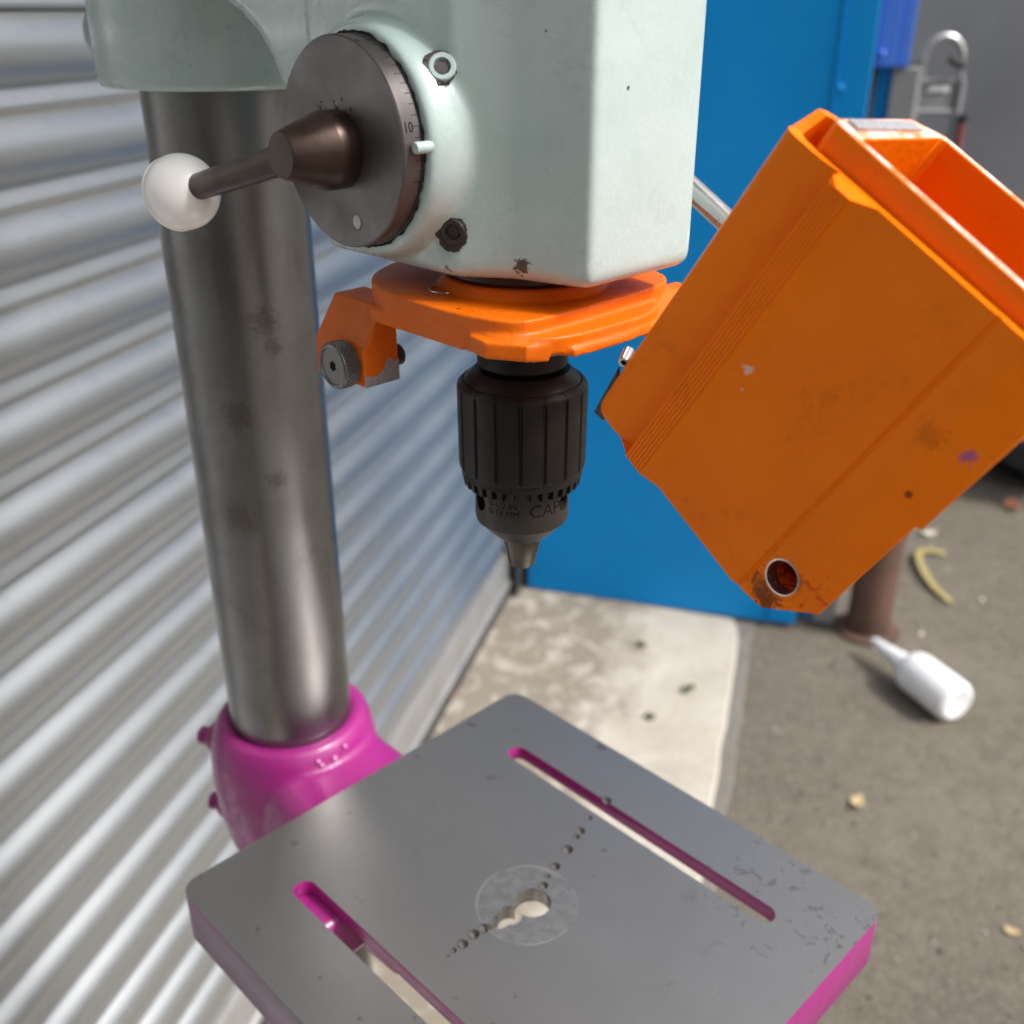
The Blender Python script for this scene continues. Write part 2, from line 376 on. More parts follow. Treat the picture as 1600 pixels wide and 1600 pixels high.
# slab frame: x along shutter, y away from it
sl = bmesh.new()
def ragged(y0, amp, seed): return [(-2.6 + i * .03, y0 + amp * (noise.noise(Vector((i * .31, seed, 0))) + .6 * noise.noise(Vector((i * .9, seed, 5))))) for i in range(161)]
eS = ragged(DS - .050, .0035, 2.)
eS = [(min(x, WALL_D + .02), y - (.022 * max(0, (x - 2.08) / .12) ** 2 if x > 2.08 else 0)) for x, y in eS]
prism(sl, [(-2.6, 0)] + eS + [(WALL_D + .02, 0)], lambda a, b, h: Vector((a, b, h)), -.1, 0)
slab = obj('pavement', sl, M['slab'], bevel=.006); slab.matrix_world = Matrix.Translation(yard(0, -DS)) @ Matrix(((Dv.x, Nv.x, 0, 0), (Dv.y, Nv.y, 0, 0), (0, 0, 1, 0), (0, 0, 0, 1)))
tag(slab, kind='structure')
kb = bmesh.new(); prism(kb, [(-2.6, DS - .08)] + ragged(DS - .022, .008, 7.) + [(2.2, DS - .08)], lambda a, b, h: Vector((a, b, h)), -.1, -.006)
kerb = obj('kerb', kb, M['kerb'], bevel=.004); kerb.matrix_world = slab.matrix_world; tag(kerb, kind='structure')

# gravel grit on the asphalt
def grit(name, n, mat, seed, smin, smax):
    rnd = random.Random(seed); bm = bmesh.new()
    base = bmesh.new(); bmesh.ops.create_icosphere(base, subdivisions=1, radius=1); bv = [v.co.copy() for v in base.verts]; bf = [[v.index for v in f.verts] for f in base.faces]; base.free()
    for i in range(n):
        d = rnd.uniform(.9, 4.0); nn = rnd.uniform(-.005, 1.6)
        c = yard(d, nn, -.012); s = rnd.uniform(smin, smax) * (1 if rnd.random() < .9 else 1.7)
        q = Matrix.Rotation(rnd.uniform(0, 6.28), 3, Vector((rnd.random(), rnd.random(), rnd.random() + .1)).normalized())
        vs = [bm.verts.new(c + q @ Vector((v.x * s, v.y * s * rnd.uniform(.6, .9), v.z * s * .6)) + Vector((0, 0, s * .2))) for v in bv]
        for f in bf: bm.faces.new([vs[j] for j in f])
    return tag(obj(name, bm, mat, smooth=False), kind='stuff')
grit('gravel', 2600, M['stone'], 3, .0015, .004)
grit('gravel', 1900, M['grit_light'], 5, .0015, .0042)

# ------------------------------------------------------------------ roller shutter
SH = empty('roller_shutter', yard(.3, -DS, 0), YARD_AZ)
tag(SH, 'galvanised steel roller shutter of curved slats on the left behind the drill', 'shutter')
def shl(x, off, z): return Vector((x - .3, -off, z))     # along, out of the plane, height
prof = []
for i in range(17):      # bowed face of the slat
    t = R(63 - 126 * i / 16); prof.append((.0320 * (math.cos(t) - math.cos(R(63))) - .002, -.0280 + .0314 * math.sin(t)))
prof += [(-.0014, -.0575), (-.0003, -.0610), (.0008, -.0645), (.0020, -.0680), (.0024, -.0702), (.0018, -.0718), (-.0004, -.0730), (-.004, -.0736), (-.006, -.072), (-.006, -.003)]
bm = bmesh.new(); ends = []
for x in (-1.6, -.6, .3, 1.2, 2.215): ends.append([bm.verts.new(shl(x, a, b)) for a, b in prof])
for A, B in zip(ends, ends[1:]):
    for i in range(len(prof)):
        j = (i + 1) % len(prof); bm.faces.new((A[i], A[j], B[j], B[i]))
bm.faces.new(ends[0]); bm.faces.new(ends[-1][::-1])
first = None; k = 0
for i in range(-12, 15):
    z = 1.2436 - .075 * i
    if first is None: first = obj('slat', bm, M['galv'], SH, ang=50); s = first
    else: s = first.copy(); C.objects.link(s)
    s.location = (0, -random.uniform(0, .0008), z); s.rotation_euler = (random.uniform(-.012, .012), 0, random.uniform(-.0003, .0003))
bm = bmesh.new(); prism(bm, [(0, .118), (.010, .116), (.012, .108), (.012, .045), (.020, .040), (.020, .032), (-.01, .032), (-.01, .118)], lambda a, b, h: shl(h, a, b), -1.6, 2.215)
obj('bottom_rail', bm, M['rail'], SH, bevel=.002)
bm = bmesh.new(); prism(bm, [(.018, .033), (.022, .012), (.020, .001), (-.008, .001), (-.008, .033)], lambda a, b, h: shl(h, a, b), -1.6, 2.215)
obj('rubber_seal', bm, M['rubber'], SH, bevel=.002)
bm = bmesh.new(); prism(bm, [(2.15, .032), (2.15, .036), (2.199, .036), (2.199, -.03), (2.15, -.03), (2.15, -.026), (2.19, -.026), (2.19, .032)], lambda a, b, h: shl(a, b, h), .0, 2.6)
obj('side_guide', bm, M['dark'], SH, bevel=.001)

BL = empty('unseen_building_wall', yard(0, -DS - .05, 0), YARD_AZ); tag(BL, 'unseen wall of the building around the roller shutter, added to block skylight', 'wall')  # unseen walls carried up and back to block skylight on the left
M['render'] = material('unseen_wall_grey_render', (.16, .15, .14), .85, var=(.11, .105, .10), var_scale=2, bumps=((40, .4, .01),))
for nm, x0, x1, z0, z1 in (('upper_wall', -7, 2.6, 2.31, 6.0), ('side_wall', -7, -1.62, 0, 2.309)):
    bm = bmesh.new(); box(bm, lambda a, b, c: Vector((a, -b, c)), x0, x1, -.3, .09, z0, z1); obj(nm, bm, M['render'], BL)

bm = bmesh.new(); box(bm, lambda a, b, c: Vector((a, -b, c)), -2.3, -1.75, .10, 1.5, 0, 6.0); obj('skylight_block_wall', bm, M['render'], BL)  # unseen wall added behind the camera to keep skylight off the side faces

# ------------------------------------------------------------------ blue wall, bright blue frame, grey panel
BW = empty('blue_door', yard(WALL_D, -.28, 0), YARD_AZ); tag(BW, 'flat blue painted steel door standing behind the drill chuck', 'door')
def bwl(n, d, z): return Vector((d, -(n + .28), z))
bm = bmesh.new(); box(bm, bwl, -.585, .006, 0, .03, .003, 2.5); o = obj('door_panel', bm, M['blue'], BW, bevel=.003)
bm = bmesh.new(); box(bm, bwl, .014, .072, .003, .033, .003, 2.5); obj('door_panel', bm, M['blue'], BW, bevel=.003)
bm = bmesh.new(); box(bm, bwl, .0061, .0139, -.003, .03, .003, 2.5); obj('edge_strip', bm, M['blue'], BW, bevel=.002)
bm = bmesh.new(); lathe(bm, [(.009, 0), (.009, .003), (.005, .006)], lambda x, y, h: bwl(.017 + x, .003 - h, 1.185 + y), 16); obj('rivet', bm, M['blue'], BW)
bm = bmesh.new(); box(bm, bwl, -.64, -.5855, .004, .03, .003, 2.5); obj('jamb', bm, M['black'], BW, bevel=.002)
FB = empty('blue_post', yard(WALL_D + .02, .11, 0), YARD_AZ); tag(FB, 'bright blue steel post above a dark gap beside the blue door', 'post')
def fbl(n, d, z): return Vector((d, -(n - .11), z))
bm = bmesh.new(); box(bm, fbl, .0745, .112, 0, .05, 1.222, 2.5); box(bm, fbl, .1125, .137, .006, .05, 1.222, 2.5); obj('upper_face', bm, M['blue_bright'], FB, bevel=.003)
bm = bmesh.new(); box(bm, fbl, .0745, .083, .012, .05, .0, 1.2215); obj('lower_frame', bm, M['dark'], FB, bevel=.002)
bm = bmesh.new(); box(bm, fbl, .0835, .110, .03, .05, .0, 1.2215); obj('lower_face', bm, M['blue'], FB, bevel=.002)
bm = bmesh.new(); box(bm, fbl, .1105, .160, .016, .05, .0, 1.2215); obj('channel_leg', bm, M['truck_grey'], FB, bevel=.003)
bm = bmesh.new(); lathe(bm, [(.007, 0), (.007, .006), (.004, .009)], lambda x, y, h: fbl(.085 + x, -h, 1.245 + y), 14); obj('bolt', bm, M['blue_bright'], FB)

GA = Vector((.37, -.93, 0)).normalized(); g0 = Vector((1.50, 2.93, 0))
GP = empty('grey_cabinet', g0, math.atan2(GA.y, GA.x)); tag(GP, 'large dull grey steel cabinet at the right edge behind the orange guard', 'cabinet')
def gpl(a, d, z): return Vector((a, d, z))     # d>0 is behind
for a0, a1 in ((-2.4, -.72), (-.715, .20)):
    bm = bmesh.new(); box(bm, gpl, a0, a1, 0, .03, .16, 1.5); obj('side_panel', bm, M['grey_panel'], GP, bevel=.004)
bm = bmesh.new(); box(bm, gpl, -2.4, .20, -.012, .04, .075, .157); obj('lower_rail', bm, M['dark'], GP, bevel=.008)
bm = bmesh.new(); box(bm, gpl, -2.3, .12, .10, .8, .0, .5); obj('shadow_plinth', bm, M['black'], GP)  # black box painted in for the shadow beneath the cabinet
bm = bmesh.new(); box(bm, gpl, -2.4, .20, .031, .6, .16, 1.5); obj('carcass', bm, M['grey_panel'], GP)

# ------------------------------------------------------------------ hand truck
HT = empty('hand_truck', (1.05, 2.75, -.012)); tag(HT, 'narrow grey hand truck with silver loop handle parked before the grey cabinet', 'hand truck')
def htl(x, y, z): return Vector((x - 1.05, y - 2.75, z + .012))
bm = bmesh.new(); pts = [htl(1.0, 2.75, 1.185 - .02)] + [htl(1.048 - .048 * math.cos(R(a)), 2.75, 1.206 + .055 * math.sin(R(a))) for a in range(0, 181, 12)] + [htl(1.098, 2.75, 1.165)]
tube_path(bm, pts, .009, 14); obj('loop_handle', bm, M['alu'], HT)
for x in (.958, 1.076):
    bm = bmesh.new(); rod(bm, htl(x - .02, 2.73, 1.212), htl(x + .022, 2.735, 1.193), [(.006, 0), (.009, .004), (.009, .038), (.006, .046)], 14); obj('grip', bm, M['black'], HT)
bm = bmesh.new()
for x in (.995, 1.104): rod(bm, htl(x, 2.752, .06), htl(x, 2.752, 1.165), .011, 14)
for z in (1.16, 1.09): rod(bm, htl(.995, 2.752, z), htl(1.104, 2.752, z), .007, 12)
obj('frame', bm, M['truck_grey'], HT)
bm = bmesh.new(); box(bm, htl, 1.007, 1.092, 2.752, 2.756, 1.097, 1.153); obj('back_plate', bm, M['truck_grey'], HT, bevel=.001)
bm = bmesh.new(); box(bm, htl, 1.022, 1.076, 2.748, 2.7515, 1.136, 1.150); obj('label_plate', bm, M['white'], HT, bevel=.001)
bm = bmesh.new(); rod(bm, htl(1.118, 2.742, .4), htl(1.118, 2.742, 1.065), .009, 12); obj('side_tube', bm, M['red'], HT)
bm = bmesh.new(); rod(bm, htl(1.118, 2.742, 1.066), htl(1.118, 2.742, 1.085), .011, 12); obj('tube_cap', bm, M['black'], HT)
bm = bmesh.new(); box(bm, htl, .97, 1.13, 2.60, 2.76, .01, .016); obj('toe_plate', bm, M['truck_grey'], HT, bevel=.001)
for x in (.945, 1.15):
    bm = bmesh.new(); lathe(bm, [(.02, -.014), (.05, -.014), (.058, -.008), (.058, .008), (.05, .014), (.02, .014)], lambda a, b, h, x=x: htl(x + h, 2.80 + a, .046 + b), 28); obj('wheel', bm, M['rubber'], HT)

# ------------------------------------------------------------------ rusty post, bottle, litter
PO = empty('rusty_bollard', (.845, 2.10, -.012)); tag(PO, 'short rusty brown steel bollard behind the lower corner of the orange guard', 'bollard')
bm = bmesh.new(); lathe(bm, [(.050, 0), (.050, .5), (.044, .515), (.02, .522)], lambda x, y, h: Vector((x, y, h)), 40); obj('tube', bm, M['rust'], PO)
bm = bmesh.new(); lathe(bm, [(.075, .001), (.075, .008), (.055, .012)], lambda x, y, h: Vector((x, y, h)), 40); obj('base_flange', bm, M['rust'], PO)

p_tip, p_base = Vector((.816, 1.985, .036)), Vector((.915, 1.742, .036))
BT = empty('plastic_bottle', ((p_tip + p_base) / 2).to_tuple()[:2] + (-.012,)); tag(BT, 'milky white squeeze bottle with long spout lying on the asphalt', 'bottle')
off = BT.location; L = (p_base - p_tip).length
bm = bmesh.new(); rod(bm, p_base - off, p_tip - off, [(.02, .003), (.034, 0), (.042, .004), (.0465, .014), (.0465, .120), (.044, .133), (.037, .144), (.027, .151), (.0205, .155), (.0205, .163)], 48)
obj('body', bm, M['bottle'], BT)
bm = bmesh.new(); rod(bm, p_base - off, p_tip - off, [(.0215, .1635), (.0215, .178), (.017, .183), (.0165, .2), (.012, L - .03), (.010, L - .008), (.006, L)], 32)
obj('spout', bm, M['bottle'], BT)

def strap():
    pts = [(1.173, 2.475), (1.135, 2.485), (1.10, 2.47), (1.080, 2.42), (1.072, 2.35), (1.072, 2.29), (1.09, 2.22)]
    bm = bmesh.new(); L_, R_ = [], []
    for i, (x, y) in enumerate(pts):
        a = Vector(pts[max(i - 1, 0)]); b = Vector(pts[min(i + 1, len(pts) - 1)]); t = (b - a).normalized(); nrm = Vector((-t.y, t.x))
        z = -.008 + .012 * math.sin(i / 6 * math.pi); wd = .010
        L_.append((x + nrm.x * wd, y + nrm.y * wd, z)); R_.append((x - nrm.x * wd, y - nrm.y * wd, z + .003))
    rows = [[bm.verts.new(Vector(p)) for p in L_], [bm.verts.new(Vector(p)) for p in R_], [bm.verts.new(Vector(p) + Vector((0, 0, .002))) for p in R_], [bm.verts.new(Vector(p) + Vector((0, 0, .002))) for p in L_]]
    for a in range(4):
        A, B = rows[a], rows[(a + 1) % 4]
        for i in range(len(pts) - 1): bm.faces.new((A[i], A[i + 1], B[i + 1], B[i]))
    bm.faces.new([r[0] for r in rows]); bm.faces.new([r[-1] for r in rows][::-1])
    return tag(obj('plastic_strap', bm, M['yellow'], smooth=False), 'bent yellow plastic strap lying on the asphalt beyond the bottle', 'strap')
strap()

def flake(name, x, y, z, s, mat, label, cat, rz=0., curl=.25, group=None):
    bm = bmesh.new(); out = []; rnd = random.Random(int(x * 1000 + y * 77))
    n = 12; top, bot = [], []
    for i in range(n):
        t = 2 * math.pi * i / n; rr = s * (1 if i % 3 else 1.15) * rnd.uniform(.8, 1.1); px_, py_ = rr * math.cos(t), .62 * rr * math.sin(t)
        zz = curl * (px_ * px_ + py_ * py_) / s + .001
        top.append(bm.verts.new((px_, py_, zz + .0012))); bot.append(bm.verts.new((px_, py_, zz)))
    ct = bm.verts.new((0, 0, .0014)); cb = bm.verts.new((0, 0, .0002))
    for i in range(n):
        j = (i + 1) % n; bm.faces.new((ct, top[i], top[j])); bm.faces.new((cb, bot[j], bot[i])); bm.faces.new((top[i], bot[i], bot[j], top[j]))
    o = obj(name, bm, mat); o.location = (x, y, z); o.rotation_euler = (0, 0, rz)
    return tag(o, label, cat, group)
def pebble(x, y, z, s, mat, label, cat='stone', name='pebble'):
    bm = bmesh.new(); bmesh.ops.create_icosphere(bm, subdivisions=2, radius=s)
    for v in bm.verts:
        v.co *= 1 + .35 * noise.noise(v.co / s * 1.3 + Vector((x * 9, y * 9, 0))); v.co.z *= .6; v.co.y *= .8
    o = obj(name, bm, mat); o.location = (x, y, z + s * .4); o.rotation_euler = (0, 0, x * 20); return tag(o, label, cat)
flake('fallen_leaf', -.136, 1.803, .001, .016, M['leaf'], 'small orange leaf lying on the pale slab close to the shutter', 'leaf', .6, .5)
flake('fallen_leaf', .641, 1.497, -.011, .019, M['straw'], 'straw coloured curled leaf on bare asphalt between table and bottle', 'leaf', .9, .6)
flake('fallen_leaf', 1.482, 2.773, -.011, .034, M['terra'], 'terracotta coloured leaf by the foot of the grey cabinet', 'leaf', 1.2, .5)
flake('fallen_leaf', .80, 1.20, -.011, .012, M['straw'], 'thin straw leaf on the asphalt level with the table corner', 'leaf', 2.6, .3)
flake('fallen_leaf', 1.172, 2.597, -.011, .022, M['pale'], 'pale pinkish leaf on asphalt farther back than the yellow strap', 'leaf', .2, .4)
pebble(.285, 1.744, 0, .012, M['stone'], 'dark stone on the pale slab nearer the drill table')
pebble(.298, 2.012, 0, .012, M['stone'], 'dark stone on the pale slab close to the blue door')
pebble(1.175, 2.237, -.012, .007, M['pale'], 'white pebble on the asphalt right of the yellow strap', name='pebble')
pebble(.967, 2.08, -.012, .007, M['pale'], 'white pebble on the asphalt between bollard and bottle spout')
W_ = empty('weed_sprig', (.378, 1.838, 0)); tag(W_, 'tiny green weed growing on the pale concrete slab', 'weed')
for i in range(9):
    a = i * 2.4; bm = bmesh.new(); s = .012 + .004 * (i % 3)
    v = [bm.verts.new(p) for p in (Vector((0, 0, 0)), Vector((s * .5 * math.cos(a - .5), s * .5 * math.sin(a - .5), s * .7)), Vector((s * math.cos(a), s * math.sin(a), s * (.5 + .1 * (i % 4)))), Vector((s * .5 * math.cos(a + .5), s * .5 * math.sin(a + .5), s * .7)))]
    bm.faces.new(v); r_ = bmesh.ops.extrude_face_region(bm, geom=bm.faces[:])
    for q in [e for e in r_['geom'] if isinstance(e, bmesh.types.BMVert)]: q.co.z += .0008
    obj('leaf', bm, M['weed'], W_, smooth=False)

# ================================================================== the pillar drill
DR = empty('pillar_drill', ORI, AZF)
tag(DR, 'old pillar drill with pale green head, orange guard and magenta table bracket', 'pillar drill')
def zax(cx, cs): return lambda x, y, h: P(cx, cs, 0) + Vector((x, y, h))           # lathe about a vertical axis
def sax(cF, cz): return lambda x, y, h: P(cF + x, h, cz + y)                        # lathe about the side axis, h = S
SP_S = 0.0
COL = (-.208, -.003)

# column, base
bm = bmesh.new(); lathe(bm, [(.0374, -1.30), (.0374, .12)], zax(*COL), 96); obj('column', bm, M['column'], DR)
bm = bmesh.new(); prism(bm, rounded_rect(-.30, .12, -.16, .16, .04), lambda a, b, h: P(a, b, h), -1.319, -1.285)
obj('base_plate', bm, M['pink'], DR, bevel=.008)
bm = bmesh.new(); lathe(bm, [(.070, -1.286), (.068, -1.24), (.052, -1.21), (.0375, -1.205)], zax(*COL), 48); obj('base_collar', bm, M['pink'], DR)

# head casting: plan block, dial boss, arm and column clamp grown together
def vox(o, size, smooth):
    r = o.modifiers.new('r', 'REMESH'); r.mode = 'VOXEL'; r.voxel_size = size
    s = o.modifiers.new('s', 'SMOOTH'); s.factor = .5; s.iterations = smooth
    bake(o); me = o.data
    me.polygons.foreach_set('use_smooth', [True] * len(me.polygons)); return o
bm = bmesh.new()
plan = [(.0515, .0212), (.0515, -.0350), (.024, -.041), (0, -.049), (-.066, -.049), (-.066, .0418), (.0005, .0415), (.008, .0400), (.0235, .0292)]
prism(bm, plan, lambda a, b, h: P(a, b, h), -.0832, .131)
bm.faces.ensure_lookup_table(); bmesh.ops.recalc_face_normals(bm, faces=bm.faces)
be = [e for e in bm.edges if all(abs(v.co.z - (CAM_H - .0832)) < 1e-5 for v in e.verts)]
ve = [e for e in bm.edges if abs(e.verts[0].co.z - e.verts[1].co.z) > .1 and any((Vector((e.verts[0].co.x, -e.verts[0].co.y)) - Vector(q)).length < 1e-4 for q in ((.0515, -.0350), (.024, -.041)))]
bmesh.ops.bevel(bm, geom=be + ve, offset=.0052, segments=4, affect='EDGES', profile=.5)
lathe(bm, [(.0395, .02), (.0395, .0395), (.0392, .0425), (.0386, .0460), (.0376, .0495), (.0366, .0514), (.0361, .0519)], sax(-.026, -.0405), 72)
arch = [(-.05, -.079), (-.064, -.074), (-.073, -.058), (-.0805, -.040), (-.0865, -.026), (-.0935, -.0155), (-.102, -.0070), (-.111, -.0015), (-.1225, .0032), (-.145, .0075), (-.2, .010), (-.2, .131), (-.05, .131)]
prism(bm, arch, lambda a, b, h: P(a, h, b), -.048, .0412)
lathe(bm, [(.0535, -.0325), (.055, -.0310), (.055, .131)], zax(*COL), 72)
# pinch lug on the far-left side of the clamp
cl = Vector((-.77, .63)); ct = Vector((.63, .77)); cc = Vector(COL)
def lug(a, b, h): q = cc + cl * a + ct * b; return P(q.x, q.y, h)
box(bm, lug, .02, .0545, -.015, .015, -.0322, .03)
head = obj('head_casting', bm, M['green'], DR); vox(head, .00115, 14)
bm = bmesh.new(); lathe(bm, [(.0095, .0), (.0105, .001), (.0105, .0055), (.009, .007), (.0052, .007), (.0050, .003)], lambda x, y, h: lug(.0535 + h, x, -.0100 + y), 32)
obj('pinch_bolt', bm, M['green'], DR)

bm = bmesh.new(); prism(bm, rounded_rect(-.42, .06, -.135, .130, .05), lambda a, b, h: P(a, b, h), .13, .25); obj('unseen_belt_cover', bm, M['green'], DR, bevel=.012)  # unseen cover added low and wide to shade the head and collar
bm = bmesh.new(); lathe(bm, [(.060, .03), (.072, .045), (.072, .12), (.060, .129)], zax(-.345, -.003), 48); obj('motor', bm, M['green'], DR)
# cap screws on the side of the head, grease patches laid on its surface
from mathutils.bvhtree import BVHTree
_t = BVHTree.FromPolygons([v.co.copy() for v in head.data.vertices], [tuple(p.vertices) for p in head.data.polygons])
def head_S(f, z):
    h = _t.ray_cast(P(f, .12, z), Vector((0, 1, 0)))
    return min(-h[0].y, .0470) if h[0] is not None else .04
def seat(f, z, e=.0035):
    s0 = head_S(f, z); gF = (head_S(f + e, z) - head_S(f - e, z)) / (2 * e); gz = (head_S(f, z + e) - head_S(f, z - e)) / (2 * e)
    s0 = max(s0, (head_S(f + e, z) + head_S(f - e, z)) / 2)
    n_ = Vector((-gF, -1, -gz)).normalized(); u_ = (Vector((1, 0, 0)) - n_ * n_.x).normalized(); w_ = n_.cross(u_)
    if w_.z < 0: w_ = -w_
    c = P(f, s0, z)
    return lambda x, y, h: c + u_ * x + w_ * y + n_ * h
def patch(fr, r, ox, oy, seed, n=48):
    bm = bmesh.new(); prev = None
    for k, h in ((.55, .0001), (.75, .0003), (.96, .0003), (1.0, -.0012)):
        ring = []
        for i in range(n):
            t = 2 * math.pi * i / n; q = k * r * (1 + .22 * noise.noise(Vector((math.cos(t) * 1.7, math.sin(t) * 1.7, seed))) + .10 * noise.noise(Vector((math.cos(t) * 5, math.sin(t) * 5, seed + 4))))
            ring.append(bm.verts.new(fr(ox + q * math.cos(t), oy + q * math.sin(t), h)))
        for i in range(n):
            j = (i + 1) % n
            if prev: bm.faces.new((prev[i], ring[i], ring[j], prev[j]))
        prev = ring
    return bm
for (f, z, mm, sk, s0) in ((.0066, -.0162, M['green'], M['grey_steel'], .0404), (.0072, -.0670, M['grease'], M['grease'], .0402)):
    fr0 = seat(f, z); lf = .0009 if mm is M['grease'] else 0
    fr = lambda x, y, h: fr0(x, y, h + lf * .6)
    bm = patch(fr, .0057, -.0007, -.0008, f * 900)
    obj('grease_ring', bm, M['grease'], DR)
    bm = bmesh.new(); lathe(bm, [(.0044, -.002), (.0044, .0003), (.0040, .0007), (.0027, .0007)], lambda x, y, h: fr(x, y, h), 36, cap=False)
    hx = lambda r, h: [bm.verts.new(fr(r * math.cos(R(60 * i + 15)), r * math.sin(R(60 * i + 15)), h)) for i in range(6)]
    ho, hi = hx(.0027, .0007), hx(.0025, -.0002)
    for i in range(6): bm.faces.new((ho[i], ho[(i + 1) % 6], hi[(i + 1) % 6], hi[i]))
    cs = obj('cap_screw', bm, mm, DR)
    bm = bmesh.new(); prism(bm, [(.0026 * math.cos(R(60 * i + 15)), .0026 * math.sin(R(60 * i + 15))) for i in range(6)], lambda a, b, h: fr(a, b, h), -.0006, -.0001); obj('hex_socket', bm, sk if sk is M['grease'] else M['grey_steel'], cs)

# depth dial, ticks, digits
DF, DZ, DRr = -.0265, -.0405, .0335
bm = bmesh.new(); lathe(bm, [(.012, .0515), (DRr - .0004, .0515), (DRr, .0519), (DRr, .0594), (DRr - .0005, .0600), (.012, .0600)], sax(DF, DZ), 128)
dial = obj('depth_dial', bm, M['steel_dial'], DR)
def rim(phi, s, lift=0.): return P(DF + (DRr + lift) * math.cos(phi), s, DZ + (DRr + lift) * math.sin(phi))
bm = bmesh.new()
for i in range(-5, 14):
    ph = R(13.0 + 5.8 * i); ln = .0036 if i % 5 == 0 else .0026; wd = .0042
    vs = [bm.verts.new(rim(ph + s_ * wd / 2, s, .00005)) for s, s_ in ((.0522, -1), (.0522 + ln, -1), (.0522 + ln, 1), (.0522, 1))]
    bm.faces.new(vs); r_ = bmesh.ops.extrude_face_region(bm, geom=[bm.faces[-1] if False else f for f in bm.faces if all(v in f.verts for v in vs)])
    up = rim(ph, .0522, .0002) - rim(ph, .0522, .0)
    for q in [e for e in r_['geom'] if isinstance(e, bmesh.types.BMVert)]: q.co += up * .3
tk = obj('graduation_mark', bm, M['engrave'], dial, smooth=False); tk['kind'] = 'stuff'
for body, phi0, x0, size in (('10', R(13) - .0017 / DRr, .0590, .0046), ('0', R(71) - .001 / DRr, .0590, .0026)):
    bm = text_bm(body, size, lambda x, y, z, a=phi0, s=x0: rim(a + y / DRr, s - x * .85, .00003 + z))
    obj('stamped_digit', bm, M['engrave'], dial, smooth=False)
bm = bmesh.new(); lathe(bm, [(.0022, .0599), (.0022, .06012)], sax(-.0195, -.0648), 24); obj('dial_pin', bm, material('pin_steel', (.30, .29, .28), .35, metal=.8), dial)
bm = bmesh.new(); lathe(bm, [(.0024, .0598), (.0027, .06006)], lambda x, y, h: P(-.0195 + x * (1 + .1 * math.sin(3 * x * 900)), h, -.0648 + y), 24, cap=False); obj('pin_outline', bm, M['grease'], dial)
# oily line between dial and casting
bm = bmesh.new(); rnd = random.Random(4); pts = []
nA = 150
va, vb = [], []
for i in range(nA):
    t = 2 * math.pi * i / nA; j1 = .0010 * noise.noise(Vector((math.cos(t) * 9, math.sin(t) * 9, 0))) + .0007 * noise.noise(Vector((math.cos(t) * 30, math.sin(t) * 30, 3)))
    va.append(bm.verts.new(rim(t, .05190, .0001))); vb.append(bm.verts.new(rim(t, .0523, .0011 + j1)))
for i in range(nA): bm.faces.new((va[i], va[(i + 1) % nA], vb[(i + 1) % nA], vb[i]))
obj('grease_line', bm, M['grease'], dial)
# grease crumbs at the hub
bm = bmesh.new()
for i in range(16):
    t = R(rnd.uniform(55, 135)); rr = rnd.uniform(.0130, .0175) if i < 11 else rnd.uniform(.0128, .0138)
    c = P(DF + rr * math.cos(t), .0600, -.042 + rr * math.sin(t)); s = rnd.uniform(.0002, .0007)
    bmesh.ops.create_icosphere(bm, subdivisions=1, radius=s, matrix=Matrix.Translation(c) @ Matrix.Diagonal((1, .4, rnd.uniform(.6, 1.6), 1)))
g_ = obj('grease_crumbs', bm, M['grease'], dial); g_['kind'] = 'stuff'
# pointer peg
bm = bmesh.new(); lathe(bm, [(.0019, .0508), (.0019, .0566), (.0016, .0572)], sax(.0092, -.0390), 20); obj('dial_pointer', bm, M['green'], DR)

# feed hub, lever, ball
HZ = -.0420
bm = bmesh.new(); lathe(bm, [(.0126, .0598), (.0126, .0672), (.0123, .0680), (.0075, .0826), (.0070, .0832)], sax(DF, HZ), 64); hub = obj('feed_hub', bm, M['brown_steel'], DR, ang=25)
l0 = P(-.0265, .0752, HZ); l1 = P(-.1005, .0800, -.0617)
ld = (l1 - l0).normalized()
bm = bmesh.new(); rod(bm, l0 + ld * .004, l1 - ld * .010, [(.0052, 0), (.0050, .030), (.0047, (l1 - l0).length - .0155), (.0042, (l1 - l0).length - .014)], 32); lever = obj('feed_lever', bm, M['brown_steel'], hub)
bm = bmesh.new()
pr = []
Rb = .0139
for i in range(41):
    t = math.pi * i / 40; h = -Rb * math.cos(t); r = max(.0002, Rb * math.sin(t))
    if abs(h - .0045) < .0007: r += .00035
    pr.append((r, h))
pr = [(r, h) for r, h in pr if h > -Rb * .93]
pr = [(.0045, pr[0][1] + .0006)] + pr
for i in range(40): pass
# fine seam
fine = []
for i in range(161):
    t = math.pi * i / 160; h = -Rb * math.cos(t); r = max(.0001, Rb * math.sin(t)); dlt = abs(h - .0048)
    if h < -Rb * .935: continue
    fine.append((r + .0007 * max(0, 1 - dlt / .0007), h))
rod(bm, l1, l1 + ld, fine, 64); obj('ball_knob', bm, M['ball'], lever)
# feed lever on the far side
bm = bmesh.new(); lathe(bm, [(.0126, -.046), (.0126, -.072), (.0075, -.088)], sax(DF, HZ), 48); hub2 = obj('feed_hub', bm, M['brown_steel'], DR)
q0 = P(-.0265, -.080, -.0405); q1 = P(.085, -.080, -.1055)
bm = bmesh.new(); rod(bm, q0, q1, .0047, 24); lv2 = obj('feed_lever', bm, M['silver'], hub2)
bm = bmesh.new(); bmesh.ops.create_uvsphere(bm, u_segments=32, v_segments=16, radius=.0139, matrix=Matrix.Translation(q1)); obj('ball_knob', bm, M['ball'], lv2)

